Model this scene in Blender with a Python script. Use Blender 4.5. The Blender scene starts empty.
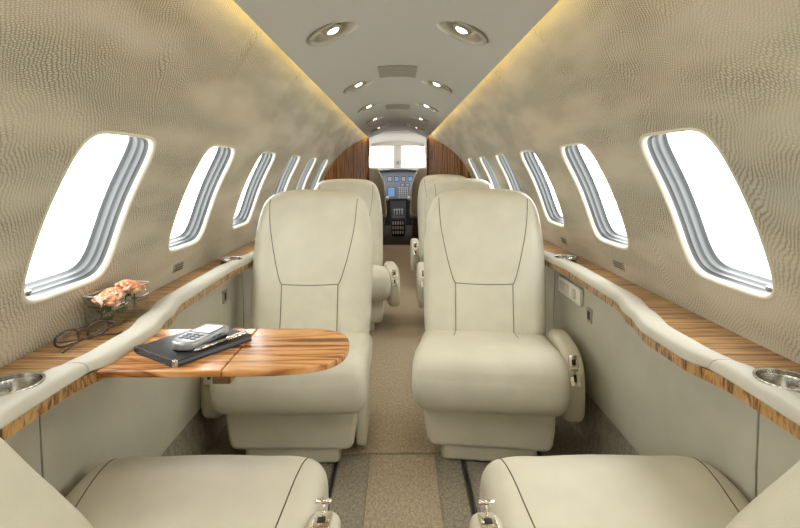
import bpy, bmesh, math, random
from mathutils import Vector, Matrix, Euler
from mathutils.bvhtree import BVHTree
random.seed(7)
PI = math.pi
SC = bpy.context.scene
COL = SC.collection
H = 1.03                                   # eye height above the cabin floor
R = math.radians

# ------------------------------------------------------------------ camera, light, exposure
cam_d = bpy.data.cameras.new('camera'); cam = bpy.data.objects.new('camera', cam_d); COL.objects.link(cam)
cam_d.sensor_width = 36; cam_d.lens = 22.5; cam_d.shift_x = 0.0025; cam_d.shift_y = -0.12
cam_d.clip_start = 0.02
cam.matrix_world = Matrix.Translation((0, 0, H)) @ Matrix.Rotation(R(90), 4, 'X') @ Matrix.Rotation(R(-0.3), 4, 'Z')
SC.camera = cam
SC.view_settings.view_transform = 'Standard'; SC.view_settings.look = 'None'
SC.view_settings.gamma = 1; SC.view_settings.use_curve_mapping = False
SC.view_settings.exposure = -0.08
SC.cycles.max_bounces = 12; SC.cycles.diffuse_bounces = 7; SC.cycles.glossy_bounces = 4
SC.cycles.transparent_max_bounces = 12
SKY, LED, LAMP, SPOT = 9.0, 26.0, 25.0, 5.0
world = bpy.data.worlds.new('overcast_sky'); SC.world = world; world.use_nodes = True
_b = world.node_tree.nodes['Background']; _b.inputs[0].default_value = (0.97, 0.985, 1.0, 1); _b.inputs[1].default_value = SKY

# ------------------------------------------------------------------ materials
def mat(name, col=(.5, .5, .5), rough=.5, metal=0.0, coat=0.0, emit=None, es=0.0, spec=.5):
    m = bpy.data.materials.new(name); m.use_nodes = True
    b = m.node_tree.nodes['Principled BSDF']
    b.inputs['Base Color'].default_value = (*col, 1); b.inputs['Roughness'].default_value = rough
    b.inputs['Metallic'].default_value = metal; b.inputs['Coat Weight'].default_value = coat
    b.inputs['Specular IOR Level'].default_value = spec
    if emit: b.inputs['Emission Color'].default_value = (*emit, 1); b.inputs['Emission Strength'].default_value = es
    return m
def N(m, t, **kw):
    n = m.node_tree.nodes.new(t)
    for k, v in kw.items():
        if k.startswith('i_'):
            key = k[2:].replace('_', ' ')
            n.inputs[key].default_value = v
        else: setattr(n, k, v)
    return n
def L(m, a, b): m.node_tree.links.new(a, b)
def bsdf(m): return m.node_tree.nodes['Principled BSDF']
def ramp(m, stops, fac):
    r = N(m, 'ShaderNodeValToRGB'); e = r.color_ramp.elements
    while len(e) < len(stops): e.new(.5)
    for i, (p, c) in enumerate(stops): e[i].position = p; e[i].color = (*c, 1)
    L(m, fac, r.inputs[0]); return r
def mapped(m, scale, rot=(0, 0, 0), coord='Object'):
    tc = N(m, 'ShaderNodeTexCoord'); mp = N(m, 'ShaderNodeMapping')
    mp.inputs['Scale'].default_value = scale; mp.inputs['Rotation'].default_value = rot
    L(m, tc.outputs[coord], mp.inputs[0]); return mp
def bump(m, h, strength, dist=.002):
    b = N(m, 'ShaderNodeBump'); b.inputs['Strength'].default_value = strength; b.inputs['Distance'].default_value = dist
    L(m, h, b.inputs['Height']); L(m, b.outputs[0], bsdf(m).inputs['Normal'])

def leather(name, col, rough=.42):
    m = mat(name, col, rough)
    mp = mapped(m, (1, 1, 1))
    v = N(m, 'ShaderNodeTexVoronoi'); v.inputs['Scale'].default_value = 420; L(m, mp.outputs[0], v.inputs['Vector'])
    n = N(m, 'ShaderNodeTexNoise'); n.inputs['Scale'].default_value = 9; L(m, mp.outputs[0], n.inputs['Vector'])
    c2 = tuple(x * .93 for x in col)
    r = ramp(m, [(.35, c2), (.65, col)], n.outputs[0]); L(m, r.outputs[0], bsdf(m).inputs['Base Color'])
    ad = N(m, 'ShaderNodeMath', operation='MULTIPLY_ADD'); L(m, n.outputs[0], ad.inputs[0]); ad.inputs[1].default_value = 4.0
    L(m, v.outputs['Distance'], ad.inputs[2]); bump(m, ad.outputs[0], .22, .0016)
    return m
def wood(name, scale, dark, mid, light, rough=.2, coat=.6, rot=(0, 0, 0), big=1.0, wdark=.58):
    m = mat(name, mid, rough, coat=coat); bsdf(m).inputs['Coat Roughness'].default_value = .16
    mp = mapped(m, scale, rot)
    n1 = N(m, 'ShaderNodeTexNoise'); n1.inputs['Scale'].default_value = 1.0; n1.inputs['Detail'].default_value = 5
    n1.inputs['Distortion'].default_value = .5; L(m, mp.outputs[0], n1.inputs['Vector'])
    n2 = N(m, 'ShaderNodeTexNoise'); n2.inputs['Scale'].default_value = .23 * big; n2.inputs['Detail'].default_value = 2
    L(m, mp.outputs[0], n2.inputs['Vector'])
    mx = N(m, 'ShaderNodeMath', operation='MULTIPLY_ADD'); L(m, n2.outputs[0], mx.inputs[0]); mx.inputs[1].default_value = .45
    L(m, n1.outputs[0], mx.inputs[2])
    r = ramp(m, [(wdark, dark), (wdark + .06, mid), (wdark + .15, light), (wdark + .22, mid), (wdark + .25, dark), (wdark + .29, mid), (wdark + .38, light)],
             mx.outputs[0])
    L(m, r.outputs[0], bsdf(m).inputs['Base Color'])
    return m

M = {}
M['leather'] = leather('cream_leather', (.69, .66, .54))
M['leather_rail'] = leather('rail_leather', (.52, .50, .42), .55)
M['stitch'] = mat('stitch_line', (.10, .085, .06), .8)
M['shell'] = mat('seat_shell', (.42, .38, .28), .5)
M['wood'] = wood('zebrano_wood', (2.2, 55, 14), (.09, .04, .014), (.30, .145, .045), (.50, .30, .11), .35, .3)
M['wood_table'] = wood('zebrano_table', (2.6, 30, 14), (.20, .06, .014), (.50, .20, .05), (.72, .38, .14), .26, .35, rot=(0, 0, R(6)))
M['wood_panel'] = wood('bulkhead_wood', (34, 16, 1.2), (.06, .022, .008), (.24, .105, .035), (.42, .22, .085), .75, 0.0)
bsdf(M['wood_panel']).inputs['Specular IOR Level'].default_value = .15
M['panel'] = leather('sidewall_panel', (.48, .46, .365), .6)
M['ceiling'] = mat('ceiling_vinyl', (.52, .515, .47), .75)
M['carpet'] = None
M['chrome'] = mat('polished_nickel', (.78, .74, .66), .16, 1.0)
M['steel'] = mat('brushed_steel', (.50, .48, .43), .22, 1.0)
M['trim'] = mat('satin_trim', (.60, .57, .48), .38, .25)
M['dark'] = mat('dark_gap', (.03, .028, .025), .8)
M['black'] = mat('black_leather', (.018, .019, .022), .38)
M['paper'] = mat('paper_pages', (.75, .73, .66), .8)
M['reveal'] = mat('acrylic_reveal', (.075, .08, .08), .40)
M['lip'] = mat('surround_vinyl', (.62, .59, .49), .4)
M['revealdark'] = mat('reveal_groove', (.03, .03, .03), .4)
M['ledmat'] = mat('warm_led', (.9, .8, .5), .5, emit=(1.0, .76, .30), es=LED)
M['lampmat'] = mat('lamp_glow', (1, .95, .85), .5, emit=(1.0, .90, .74), es=LAMP)
M['bowl'] = mat('lamp_bowl', (.36, .33, .25), .35, .5)
M['lighttrim'] = mat('lamp_trim', (.40, .385, .33), .5)
M['grille'] = mat('ceiling_grille', (.30, .285, .23), .7)
M['white'] = mat('white_plastic', (.72, .70, .62), .4)
M['plaque'] = mat('engraved_plaque', (.36, .33, .27), .35, .5)
M['ink'] = mat('plaque_ink', (.06, .055, .045), .6)
M['track'] = mat('seat_track_metal', (.12, .115, .10), .4, .6)
M['cockpit_grey'] = mat('instrument_grey', (.075, .085, .10), .6)
M['cockpit_dark'] = mat('glareshield_black', (.02, .02, .022), .85)
M['cockpit_liner'] = mat('cockpit_liner', (.50, .47, .40), .8)
M['tan'] = leather('tan_cloth', (.42, .36, .25), .8)
M['brown'] = mat('brown_base', (.07, .035, .02), .6)
M['cockpit_grey'] = mat('instrument_grey', (.22, .24, .28), .6)
M['screen_blue'] = mat('display_blue', (.05, .1, .2), .3, emit=(.20, .36, .58), es=.75)
M['screen_white'] = mat('display_pale', (.1, .1, .1), .3, emit=(.45, .48, .52), es=.6)
M['knob'] = mat('panel_knob', (.70, .70, .66), .5)
M['phone'] = mat('silver_plastic', (.40, .41, .42), .3, .5)
M['phone_screen'] = mat('phone_screen', (.80, .82, .84), .12, emit=(.8, .84, .9), es=.5)
M['phone_key'] = mat('phone_keys', (.14, .15, .17), .4)
M['leaf'] = mat('rose_leaf', (.06, .12, .03), .5)
M['stem'] = mat('rose_stem', (.08, .10, .03), .6)
M['frame'] = mat('tortoise_frame', (.035, .018, .012), .25)

def glass(name, tint=(1, 1, 1), refl=.10):
    m = bpy.data.materials.new(name); m.use_nodes = True; nt = m.node_tree
    for n in list(nt.nodes): nt.nodes.remove(n)
    out = nt.nodes.new('ShaderNodeOutputMaterial'); mx = nt.nodes.new('ShaderNodeMixShader')
    t = nt.nodes.new('ShaderNodeBsdfTransparent'); t.inputs[0].default_value = (*tint, 1)
    g = nt.nodes.new('ShaderNodeBsdfGlossy'); g.inputs['Roughness'].default_value = .03
    f = nt.nodes.new('ShaderNodeLayerWeight'); f.inputs[0].default_value = .5
    pw = nt.nodes.new('ShaderNodeMath'); pw.operation = 'POWER'; pw.inputs[1].default_value = 4.0; nt.links.new(f.outputs['Facing'], pw.inputs[0])
    ma = nt.nodes.new('ShaderNodeMath'); ma.operation = 'MULTIPLY_ADD'; ma.inputs[1].default_value = refl * 4; ma.inputs[2].default_value = .02 if refl < .05 else .05; nt.links.new(pw.outputs[0], ma.inputs[0])
    nt.links.new(ma.outputs[0], mx.inputs[0]); nt.links.new(t.outputs[0], mx.inputs[1]); nt.links.new(g.outputs[0], mx.inputs[2])
    nt.links.new(mx.outputs[0], out.inputs[0]); return m
M['glass'] = glass('window_glass', (.985, .99, .985), .02)
M['vase'] = glass('vase_glass', (.975, .985, .975), .10)

def make_carpet(name, a, b, sc=1.0):
    m = mat(name, a, .95, spec=.1)
    mp = mapped(m, (1, 1, 1)); n = N(m, 'ShaderNodeTexNoise'); n.inputs['Scale'].default_value = 160 * sc; n.inputs['Detail'].default_value = 3
    L(m, mp.outputs[0], n.inputs['Vector'])
    mp2 = mapped(m, (150, 60, 9)); n2 = N(m, 'ShaderNodeTexNoise'); n2.inputs['Scale'].default_value = 1; n2.inputs['Detail'].default_value = 4
    L(m, mp2.outputs[0], n2.inputs['Vector'])
    ad = N(m, 'ShaderNodeMath', operation='ADD'); L(m, n.outputs[0], ad.inputs[0]); L(m, n2.outputs[0], ad.inputs[1])
    hf = N(m, 'ShaderNodeMath', operation='MULTIPLY'); L(m, ad.outputs[0], hf.inputs[0]); hf.inputs[1].default_value = .5
    r = ramp(m, [(.38, b), (.62, a)], hf.outputs[0]); L(m, r.outputs[0], bsdf(m).inputs['Base Color'])
    bump(m, hf.outputs[0], .8, .004); return m
M['carpet'] = make_carpet('olive_carpet', (.40, .36, .28), (.22, .195, .15))
M['runner'] = make_carpet('aisle_carpet', (.52, .43, .31), (.31, .25, .17))
M['carpet_dark'] = make_carpet('cockpit_carpet', (.06, .05, .04), (.03, .025, .02))

def wallpaper():
    m = mat('reptile_wallpaper', (.5, .45, .35), .55)
    tc = N(m, 'ShaderNodeTexCoord')
    warp = N(m, 'ShaderNodeTexNoise'); warp.inputs['Scale'].default_value = 5.0; warp.inputs['Detail'].default_value = 2
    L(m, tc.outputs['UV'], warp.inputs['Vector'])
    sv = N(m, 'ShaderNodeVectorMath', operation='SCALE'); sv.inputs['Scale'].default_value = .10
    L(m, warp.outputs['Color'], sv.inputs[0])
    av = N(m, 'ShaderNodeVectorMath', operation='ADD'); L(m, tc.outputs['UV'], av.inputs[0]); L(m, sv.outputs[0], av.inputs[1])
    def cells(rot, sx, sy, rnd):
        mp = N(m, 'ShaderNodeMapping', vector_type='TEXTURE'); mp.inputs['Rotation'].default_value = (0, 0, R(rot))
        mp.inputs['Scale'].default_value = (sx, sy, 1); L(m, av.outputs[0], mp.inputs[0])
        v = N(m, 'ShaderNodeTexVoronoi', voronoi_dimensions='2D', feature='DISTANCE_TO_EDGE'); v.inputs['Scale'].default_value = 1
        v.inputs['Randomness'].default_value = rnd; L(m, mp.outputs[0], v.inputs['Vector']); return v
    c1 = cells(32, .0084, .0044, .5)
    sq = N(m, 'ShaderNodeMath', operation='MULTIPLY', use_clamp=True); L(m, c1.outputs['Distance'], sq.inputs[0]); sq.inputs[1].default_value = 3.2
    mul = sq
    mp = N(m, 'ShaderNodeMapping'); mp.inputs['Scale'].default_value = (.26, 2.6, 1); L(m, tc.outputs['UV'], mp.inputs[0])
    big = N(m, 'ShaderNodeTexNoise'); big.inputs['Scale'].default_value = 1.5; big.inputs['Detail'].default_value = 3
    L(m, mp.outputs[0], big.inputs['Vector'])
    light = ramp(m, [(.30, (.63, .54, .42)), (.50, (.58, .54, .43)), (.70, (.51, .51, .43))], big.outputs[0])
    dk = N(m, 'ShaderNodeMixRGB', blend_type='MULTIPLY'); dk.inputs[0].default_value = 1
    L(m, light.outputs[0], dk.inputs[1]); dk.inputs[2].default_value = (.26, .225, .165, 1)
    mp3 = N(m, 'ShaderNodeMapping'); mp3.inputs['Scale'].default_value = (.3, 1, 1); L(m, tc.outputs['UV'], mp3.inputs[0])
    mp2 = N(m, 'ShaderNodeTexNoise'); mp2.inputs['Scale'].default_value = 7; L(m, mp3.outputs[0], mp2.inputs['Vector'])
    amt = ramp(m, [(.36, (.30, .30, .30)), (.60, (1, 1, 1))], mp2.outputs[0])
    inv = N(m, 'ShaderNodeMath', operation='SUBTRACT'); inv.inputs[0].default_value = 1; L(m, sq.outputs[0], inv.inputs[1])
    fm = N(m, 'ShaderNodeMath', operation='MULTIPLY'); L(m, inv.outputs[0], fm.inputs[0]); L(m, amt.outputs[0], fm.inputs[1])
    mx = N(m, 'ShaderNodeMixRGB'); L(m, fm.outputs[0], mx.inputs[0]); L(m, light.outputs[0], mx.inputs[1]); L(m, dk.outputs[0], mx.inputs[2])
    L(m, mx.outputs[0], bsdf(m).inputs['Base Color'])
    bump(m, mul.outputs[0], .35, .0015)
    return m
M['wall'] = wallpaper()

def petal_mat():
    m = mat('rose_petal', (.85, .42, .25), .6)
    tc = N(m, 'ShaderNodeTexCoord'); n = N(m, 'ShaderNodeTexNoise'); n.inputs['Scale'].default_value = 60
    L(m, tc.outputs['Object'], n.inputs['Vector'])
    r = ramp(m, [(.3, (.80, .25, .13)), (.5, (.90, .50, .30)), (.7, (.95, .74, .50))], n.outputs[0])
    L(m, r.outputs[0], bsdf(m).inputs['Base Color']); bsdf(m).inputs['Subsurface Weight'].default_value = .15
    bsdf(m).inputs['Subsurface Radius'].default_value = (.01, .004, .002); return m
M['petal'] = petal_mat()

# ------------------------------------------------------------------ mesh helpers
def tagp(o, label=None, cat=None, group=None, kind=None):
    if label: o['label'] = label
    if cat: o['category'] = cat
    if group: o['group'] = group
    if kind: o['kind'] = kind
    return o
def empty(name, loc=(0, 0, 0), rz=0, label=None, cat=None, group=None, rot=None):
    o = bpy.data.objects.new(name, None); COL.objects.link(o); o.location = loc
    o.rotation_euler = rot if rot else (0, 0, rz); o.empty_display_size = .05
    return tagp(o, label, cat, group)
def obj(name, bm, m, parent=None, smooth=True, bevel=0, seg=3, ang=40):
    bmesh.ops.recalc_face_normals(bm, faces=bm.faces[:])
    me = bpy.data.meshes.new(name); bm.to_mesh(me); bm.free()
    me.materials.append(M[m] if isinstance(m, str) else m)
    o = bpy.data.objects.new(name, me); COL.objects.link(o)
    if parent: o.parent = parent
    if smooth:
        for p in me.polygons: p.use_smooth = True
    if bevel:
        b = o.modifiers.new('bevel', 'BEVEL'); b.width = bevel; b.segments = seg; b.limit_method = 'ANGLE'; b.angle_limit = R(30)
        b.harden_normals = False
        w = o.modifiers.new('wn', 'WEIGHTED_NORMAL'); w.keep_sharp = True
    return o
def box(bm, x0, x1, y0, y1, z0, z1, mt=None):
    vs = [bm.verts.new(Vector(p)) for p in ((x0, y0, z0), (x1, y0, z0), (x1, y1, z0), (x0, y1, z0), (x0, y0, z1), (x1, y0, z1), (x1, y1, z1), (x0, y1, z1))]
    for f in ((0, 3, 2, 1), (4, 5, 6, 7), (0, 1, 5, 4), (1, 2, 6, 5), (2, 3, 7, 6), (3, 0, 4, 7)): bm.faces.new([vs[i] for i in f])
    if mt is not None:
        for v in vs: v.co = mt @ v.co
    return bm
def newbm(): return bmesh.new()
def bx(*a, mt=None): return box(newbm(), *a, mt=mt)
def loft(bm, rings, closed=True, cap=True, mt=None):
    vr = [[bm.verts.new(mt @ Vector(p) if mt else Vector(p)) for p in r] for r in rings]
    n = len(rings[0])
    for a, b in zip(vr, vr[1:]):
        for i in range(n if closed else n - 1):
            j = (i + 1) % n
            try: bm.faces.new((a[i], a[j], b[j], b[i]))
            except ValueError: pass
    if cap:
        for r in (vr[0], vr[-1]):
            try: bm.faces.new(r)
            except ValueError: pass
    return vr
def tube(bm, pts, r, n=8, cap=True, mt=None):
    pts = [Vector(p) for p in pts]; rings = []
    up = Vector((0, 0, 1)); prev = None
    for i, p in enumerate(pts):
        d = (pts[min(i + 1, len(pts) - 1)] - pts[max(i - 1, 0)]).normalized()
        a = d.cross(up if abs(d.dot(up)) < .95 else Vector((1, 0, 0))).normalized()
        if prev is not None and a.dot(prev) < 0: a = -a
        prev = a; b = d.cross(a)
        rr = r[i] if isinstance(r, (list, tuple)) else r
        rings.append([p + (a * math.cos(2 * PI * k / n) + b * math.sin(2 * PI * k / n)) * rr for k in range(n)])
    loft(bm, rings, True, cap, mt); return bm
def lathe(bm, prof, n=32, mt=None, sx=1, sy=1):
    rings = [[(r * math.cos(2 * PI * k / n) * sx, r * math.sin(2 * PI * k / n) * sy, z) for k in range(n)] for r, z in prof]
    loft(bm, rings, True, True, mt); return bm
def smooth_poly(pts, per=6, closed=True):
    P = [Vector(p) for p in pts]; n = len(P); out = []
    for i in range(n if closed else n - 1):
        if closed: a, b, c, d = P[(i - 1) % n], P[i], P[(i + 1) % n], P[(i + 2) % n]
        else: a, b, c, d = P[max(i - 1, 0)], P[i], P[i + 1], P[min(i + 2, n - 1)]
        for k in range(per):
            t = k / per
            out.append(.5 * ((2 * b) + (c - a) * t + (2 * a - 5 * b + 4 * c - d) * t * t + (3 * b - a - 3 * c + d) * t ** 3))
    if not closed: out.append(P[-1].copy())
    return out
def rrect(w, h, r, n=6):
    out = []
    for cx, cy, a0 in ((w - r, h - r, 0), (-w + r, h - r, 90), (-w + r, -h + r, 180), (w - r, -h + r, 270)):
        for k in range(n + 1):
            a = R(a0 + 90 * k / n); out.append(Vector((cx + r * math.cos(a), cy + r * math.sin(a))))
    return out
def inset(poly, d):
    n = len(poly); out = []
    area = sum(poly[i].x * poly[(i + 1) % n].y - poly[(i + 1) % n].x * poly[i].y for i in range(n))
    s = 1 if area > 0 else -1
    for i in range(n):
        t = (poly[(i + 1) % n] - poly[i - 1]); t = t.normalized() if t.length > 1e-9 else Vector((1, 0))
        out.append(poly[i] + Vector((-t.y, t.x)) * d * s)
    return out
def pad(bm, poly, T, r, f, seg=6, capr=0, r2=None):
    """extrude a smooth 2-D outline through -T..T with rounded rims; f(u, v, t) places a point; capr rings fill the faces"""
    poly = [Vector((p[0], p[1])) for p in poly]; r2 = r if r2 is None else r2
    cen = sum(poly, Vector((0, 0))) / len(poly)
    st = []
    for k in range(seg + 1):
        a = PI / 2 * k / seg; st.append((-T + r2 * (1 - math.sin(a)), r2 * (1 - math.cos(a))))
    st = [(-T + r2 * (1 - math.cos(PI / 2 * k / seg)), r2 * (1 - math.sin(PI / 2 * k / seg))) for k in range(seg + 1)]
    st += [(T - r * (1 - math.cos(PI / 2 * k / seg)), r * (1 - math.sin(PI / 2 * k / seg))) for k in range(seg, -1, -1)]
    rings = []
    first = inset(poly, st[0][1]); last = inset(poly, st[-1][1])
    if capr:
        for j in range(capr): s = (j + .15) / (capr + 1); rings.append([f(*(cen + (p - cen) * s), -T) for p in first])
    for t, d in st: rings.append([f(*p, t) for p in inset(poly, d)])
    if capr:
        for j in range(capr - 1, -1, -1): s = (j + .15) / (capr + 1); rings.append([f(*(cen + (p - cen) * s), T) for p in last])
    loft(bm, rings); return bm
def bool_cut(o, cutters):
    for c in cutters:
        md = o.modifiers.new('cut', 'BOOLEAN'); md.operation = 'DIFFERENCE'; md.object = c; md.solver = 'EXACT'
    bpy.context.view_layer.update()
    dg = bpy.context.evaluated_depsgraph_get()
    me = bpy.data.meshes.new_from_object(o.evaluated_get(dg))
    o.modifiers.clear(); old = o.data; o.data = me; bpy.data.meshes.remove(old)
    for c in cutters:
        m = c.data; bpy.data.objects.remove(c); bpy.data.meshes.remove(m)
def flat_sharp(o, ang=35):
    o.data.set_sharp_from_angle(angle=R(ang))
def copy_tree(o, parent=None):
    c = o.copy(); COL.objects.link(c); c.parent = parent
    for ch in [x for x in bpy.data.objects if x.parent == o]: copy_tree(ch, c)
    return c
def interp(t, pts):
    if t <= pts[0][0]: return pts[0][1]
    for (a, x), (b, y) in zip(pts, pts[1:]):
        if t <= b:
            k = (t - a) / (b - a); k = k * k * (3 - 2 * k); return x + (y - x) * k
    return pts[-1][1]

# ------------------------------------------------------------------ the cabin shell
Y0, Y1 = -1.74, 6.70
PROF = smooth_poly([(.808, -.46), (.795, -.385), (.77, -.277), (.708, -.09), (.622, .084), (.530, .262), (.418, .418), (.34, .475)], 10, closed=False)
_acc = [0.0]
for a, b in zip(PROF, PROF[1:]): _acc.append(_acc[-1] + (b - a).length)
STOT = _acc[-1]
def prof_at(s):
    s = min(max(s, 0), STOT)
    for i in range(len(PROF) - 1):
        if s <= _acc[i + 1] + 1e-9:
            k = (s - _acc[i]) / (_acc[i + 1] - _acc[i]); p = PROF[i].lerp(PROF[i + 1], k)
            t = (PROF[min(i + 2, len(PROF) - 1)] - PROF[max(i - 1, 0)]).normalized()
            return p, Vector((t.y, -t.x))          # outward normal
def s_of_z(z):
    for i in range(len(PROF) - 1):
        if PROF[i].y <= z <= PROF[i + 1].y: return _acc[i] + (z - PROF[i].y) / (PROF[i + 1].y - PROF[i].y) * (_acc[i + 1] - _acc[i])
def W(side, Y, s, out=0.0):
    p, n = prof_at(s); q = p + n * out
    return Vector((side * q.x, Y, q.y + H))
SW0, SW1 = s_of_z(-.286), s_of_z(.084)
SC_, SH_ = (SW0 + SW1) / 2, (SW1 - SW0) / 2
WY, WP, WH = 1.163, .64, .163
def wloop(shrink=0.0, n=20, ex=6.0):
    pts = []
    for side in range(4):
        for k in range(n):
            t = -1 + 2 * k / n
            a, b = ((1, t), (-t, 1), (-1, -t), (t, -1))[side]
            q = (abs(a) ** ex + abs(b) ** ex) ** (1 / ex)
            pts.append((a, b, a / q * (WH - shrink), b / q * (SH_ - shrink)))
    return pts
def build_wall(side, name):
    bm = newbm(); uvl = bm.loops.layers.uv.new('UVMap'); uvm = {}
    def V(y, s, out=0.0, uv=None):
        v = bm.verts.new(W(side, y, s, out)); uvm[v] = uv or (y, s + (.3 if side > 0 else 2.1)); return v
    for k in range(-4, 6):
        yc = WY + WP * k
        lp = wloop()
        rings = []
        c = (STOT / 2, STOT / 2)
        for f in (0, .25, .5, .72, .86, .94, 1.0):
            rg = []
            for a, b, wy, ws in lp:
                oy, os_ = a * WP / 2, (STOT if b * 1 >= 1 else (0 if b <= -1 else None))
                if os_ is None: os_ = SC_ + (b * (STOT - SC_) if b > 0 else b * SC_)
                y = oy * (1 - f) + wy * f; s = os_ * (1 - f) + (SC_ + ws) * f
                rg.append(V(yc + y, s))
            rings.append(rg)
        n = len(lp)
        for r0, r1 in zip(rings, rings[1:]):
            for i in range(n):
                j = (i + 1) % n; bm.faces.new((r0[i], r0[j], r1[j], r1[i]))
    ya = WY + WP * 5 + WP / 2
    ny = 24; ns = 48
    g = [[V(ya + (Y1 + .02 - ya) * i / ny, STOT * j / ns) for j in range(ns + 1)] for i in range(ny + 1)]
    for i in range(ny):
        for j in range(ns): bm.faces.new((g[i][j], g[i + 1][j], g[i + 1][j + 1], g[i][j + 1]))
    bmesh.ops.remove_doubles(bm, verts=bm.verts[:], dist=1e-5)
    for f in bm.faces:
        for l in f.loops: l[uvl].uv = uvm.get(l.vert, (0, 0))
    o = obj(name, bm, 'wall'); tagp(o, kind='structure'); return o
build_wall(-1, 'wall_left'); build_wall(1, 'wall_right')

wn = 0
for k in range(-4, 6):
    for side in (-1, 1):
        wn += 1
        yc = WY + WP * k
        e = empty('window_%d' % wn, W(side, yc, SC_)); tagp(e, kind='structure')
        inv = Matrix.Translation(-e.location)
        def ringpts(gr, d): return [inv @ W(side, yc + wy, SC_ + ws, d) for a, b, wy, ws in wloop(gr)]
        bm = newbm()
        loft(bm, [ringpts(g_, d_) for g_, d_ in ((.011, .012), (.0115, .020), (.0135, .023), (.0115, .026), (.012, .038), (.0145, .041), (.012, .044), (.013, .058), (.016, .061), (.016, .066))], True, False)
        obj('window_frame', bm, 'reveal', e)
        bm = newbm(); loft(bm, [ringpts(g_, d_) for g_, d_ in ((-.0005, .001), (.0005, -.0015), (.003, -.003), (.006, -.002), (.0088, .002), (.0105, .009), (.0115, .020))], True, False)
        obj('surround', bm, 'lip', e)
        bm = newbm(); loft(bm, [ringpts(.0114, .0205), ringpts(.0138, .0225), ringpts(.0114, .0245)], True, False)
        loft(bm, [ringpts(.0119, .0385), ringpts(.0148, .0410), ringpts(.0119, .0435)], True, False)
        obj('groove', bm, 'revealdark', e)
        bm = newbm(); n = 80
        def rpt(f, d): return [inv @ W(side, yc + wy * f, SC_ + ws * f, d) for a, b, wy, ws in wloop(.0155)]
        rings = [rpt(f, .063) for f in (.02, .25, .5, .75, 1.0)]
        loft(bm, rings, True, True); obj('window_pane', bm, 'glass', e)
        # small shade pull at the lower near corner
        bm = newbm(); p = inv @ W(side, yc - .10, SW0 + .016, .030)
        box(bm, p.x - .009, p.x + .009, p.y - .012, p.y + .012, p.z - .003, p.z + .005)
        obj('shade_pull', bm, 'chrome', e, bevel=.002)
# ceiling: a shallow vault, edges hanging just below the side liners so the LED strips shine through the gap
CE, CC, CX = .396, .505, .386
def cz(x): return H + CE + (CC - CE) * (1 - (x / CX) ** 2) ** 1.0
bm = newbm(); rings = []
for i in range(2):
    y = (Y0 - .02, Y1)[i]; lo = []; hi = []
    for j in range(33):
        x = -CX + 2 * CX * j / 32; lo.append((x, y, cz(x))); hi.append((x * .985, y, cz(x) + .014))
    rings.append(lo + hi[::-1])
loft(bm, rings); ceil = obj('ceiling', bm, 'ceiling'); tagp(ceil, kind='structure')
LY = [-1.3, -.3, .7, 1.72, 2.84, 3.84, 4.82, 5.85]; LX, TILT = .218, 26
cut = []
def light_mt(x, y):
    s = 1 if x > 0 else -1
    return Matrix.Translation((x, y, cz(x) + .001)) @ Matrix.Rotation(R(s * TILT), 4, 'Y')
for y in LY:
    for s in (-1, 1):
        b2 = newbm(); lathe(b2, [(.084, -.06), (.084, .06)], 40, light_mt(s * LX, y)); cut.append(obj('cutter', b2, 'dark'))
bool_cut(ceil, cut); flat_sharp(ceil)
# outer roof above the vault keeps daylight out
bm = newbm(); loft(bm, [[(x, y, H + .475 + .12 * (1 - (x / .36) ** 2)) for x in [-.36 + .72 * j / 16 for j in range(17)]] for y in (Y0 - .03, Y1 + .02)], False, False)
tagp(obj('ceiling_roof', bm, 'dark'), kind='structure')

# floor, end walls, side panels
tagp(obj('floor', bx(-.86, .86, Y0 - .03, Y1, -.04, 0), 'carpet', smooth=False), kind='structure')
bm = newbm(); box(bm, -.205, .205, 1.80, 6.55, 0, .006); tagp(obj('aisle_runner', bm, 'runner', bevel=.002), 'light brown aisle carpet running forward between the seats', 'carpet')
bm = newbm(); box(bm, -.105, .125, -1.6, 1.785, 0, .006); tagp(obj('aisle_carpet', bm, 'runner', bevel=.002), 'narrow light brown carpet strip in the foreground between near seats', 'carpet')
bm = newbm(); box(bm, -.9, .9, Y0 - .05, Y0 - .02, 0, H + .62); tagp(obj('wall_rear', bm, 'panel', smooth=False), kind='structure')
for side, nm in ((-1, 'left'), (1, 'right')):
    bm = newbm(); e = [Y0 - .01, -.29, .985, 2.26, 3.535, 4.86]
    for a, b in zip(e, e[1:]):
        rg = []
        for y in (a + (.006 if a == 2.26 else .0025), b - .0025):
            p = [(.712, -.40), (.708, -.46), (.702, -.60), (.700, -.74), (.704, -.845), (.715, -.86), (.74, -.86), (.74, -.40)]
            rg.append([(side * x, y, H + z) for x, z in p])
        loft(bm, rg)
    o = obj('trim_1' if side < 0 else 'trim_2', bm, 'panel', bevel=.0025); tagp(o, kind='structure')
    bm = newbm(); loft(bm, [[(side * x, y, z) for x, z in ((.728, H - .425), (.722, H - .84), (.712, .12), (.70, -.01), (.87, -.01), (.87, H - .425))] for y in (Y0 - .02, Y1)])
    o = obj('baseboard_' + nm, bm, 'carpet'); flat_sharp(o); tagp(o, kind='structure')

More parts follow.
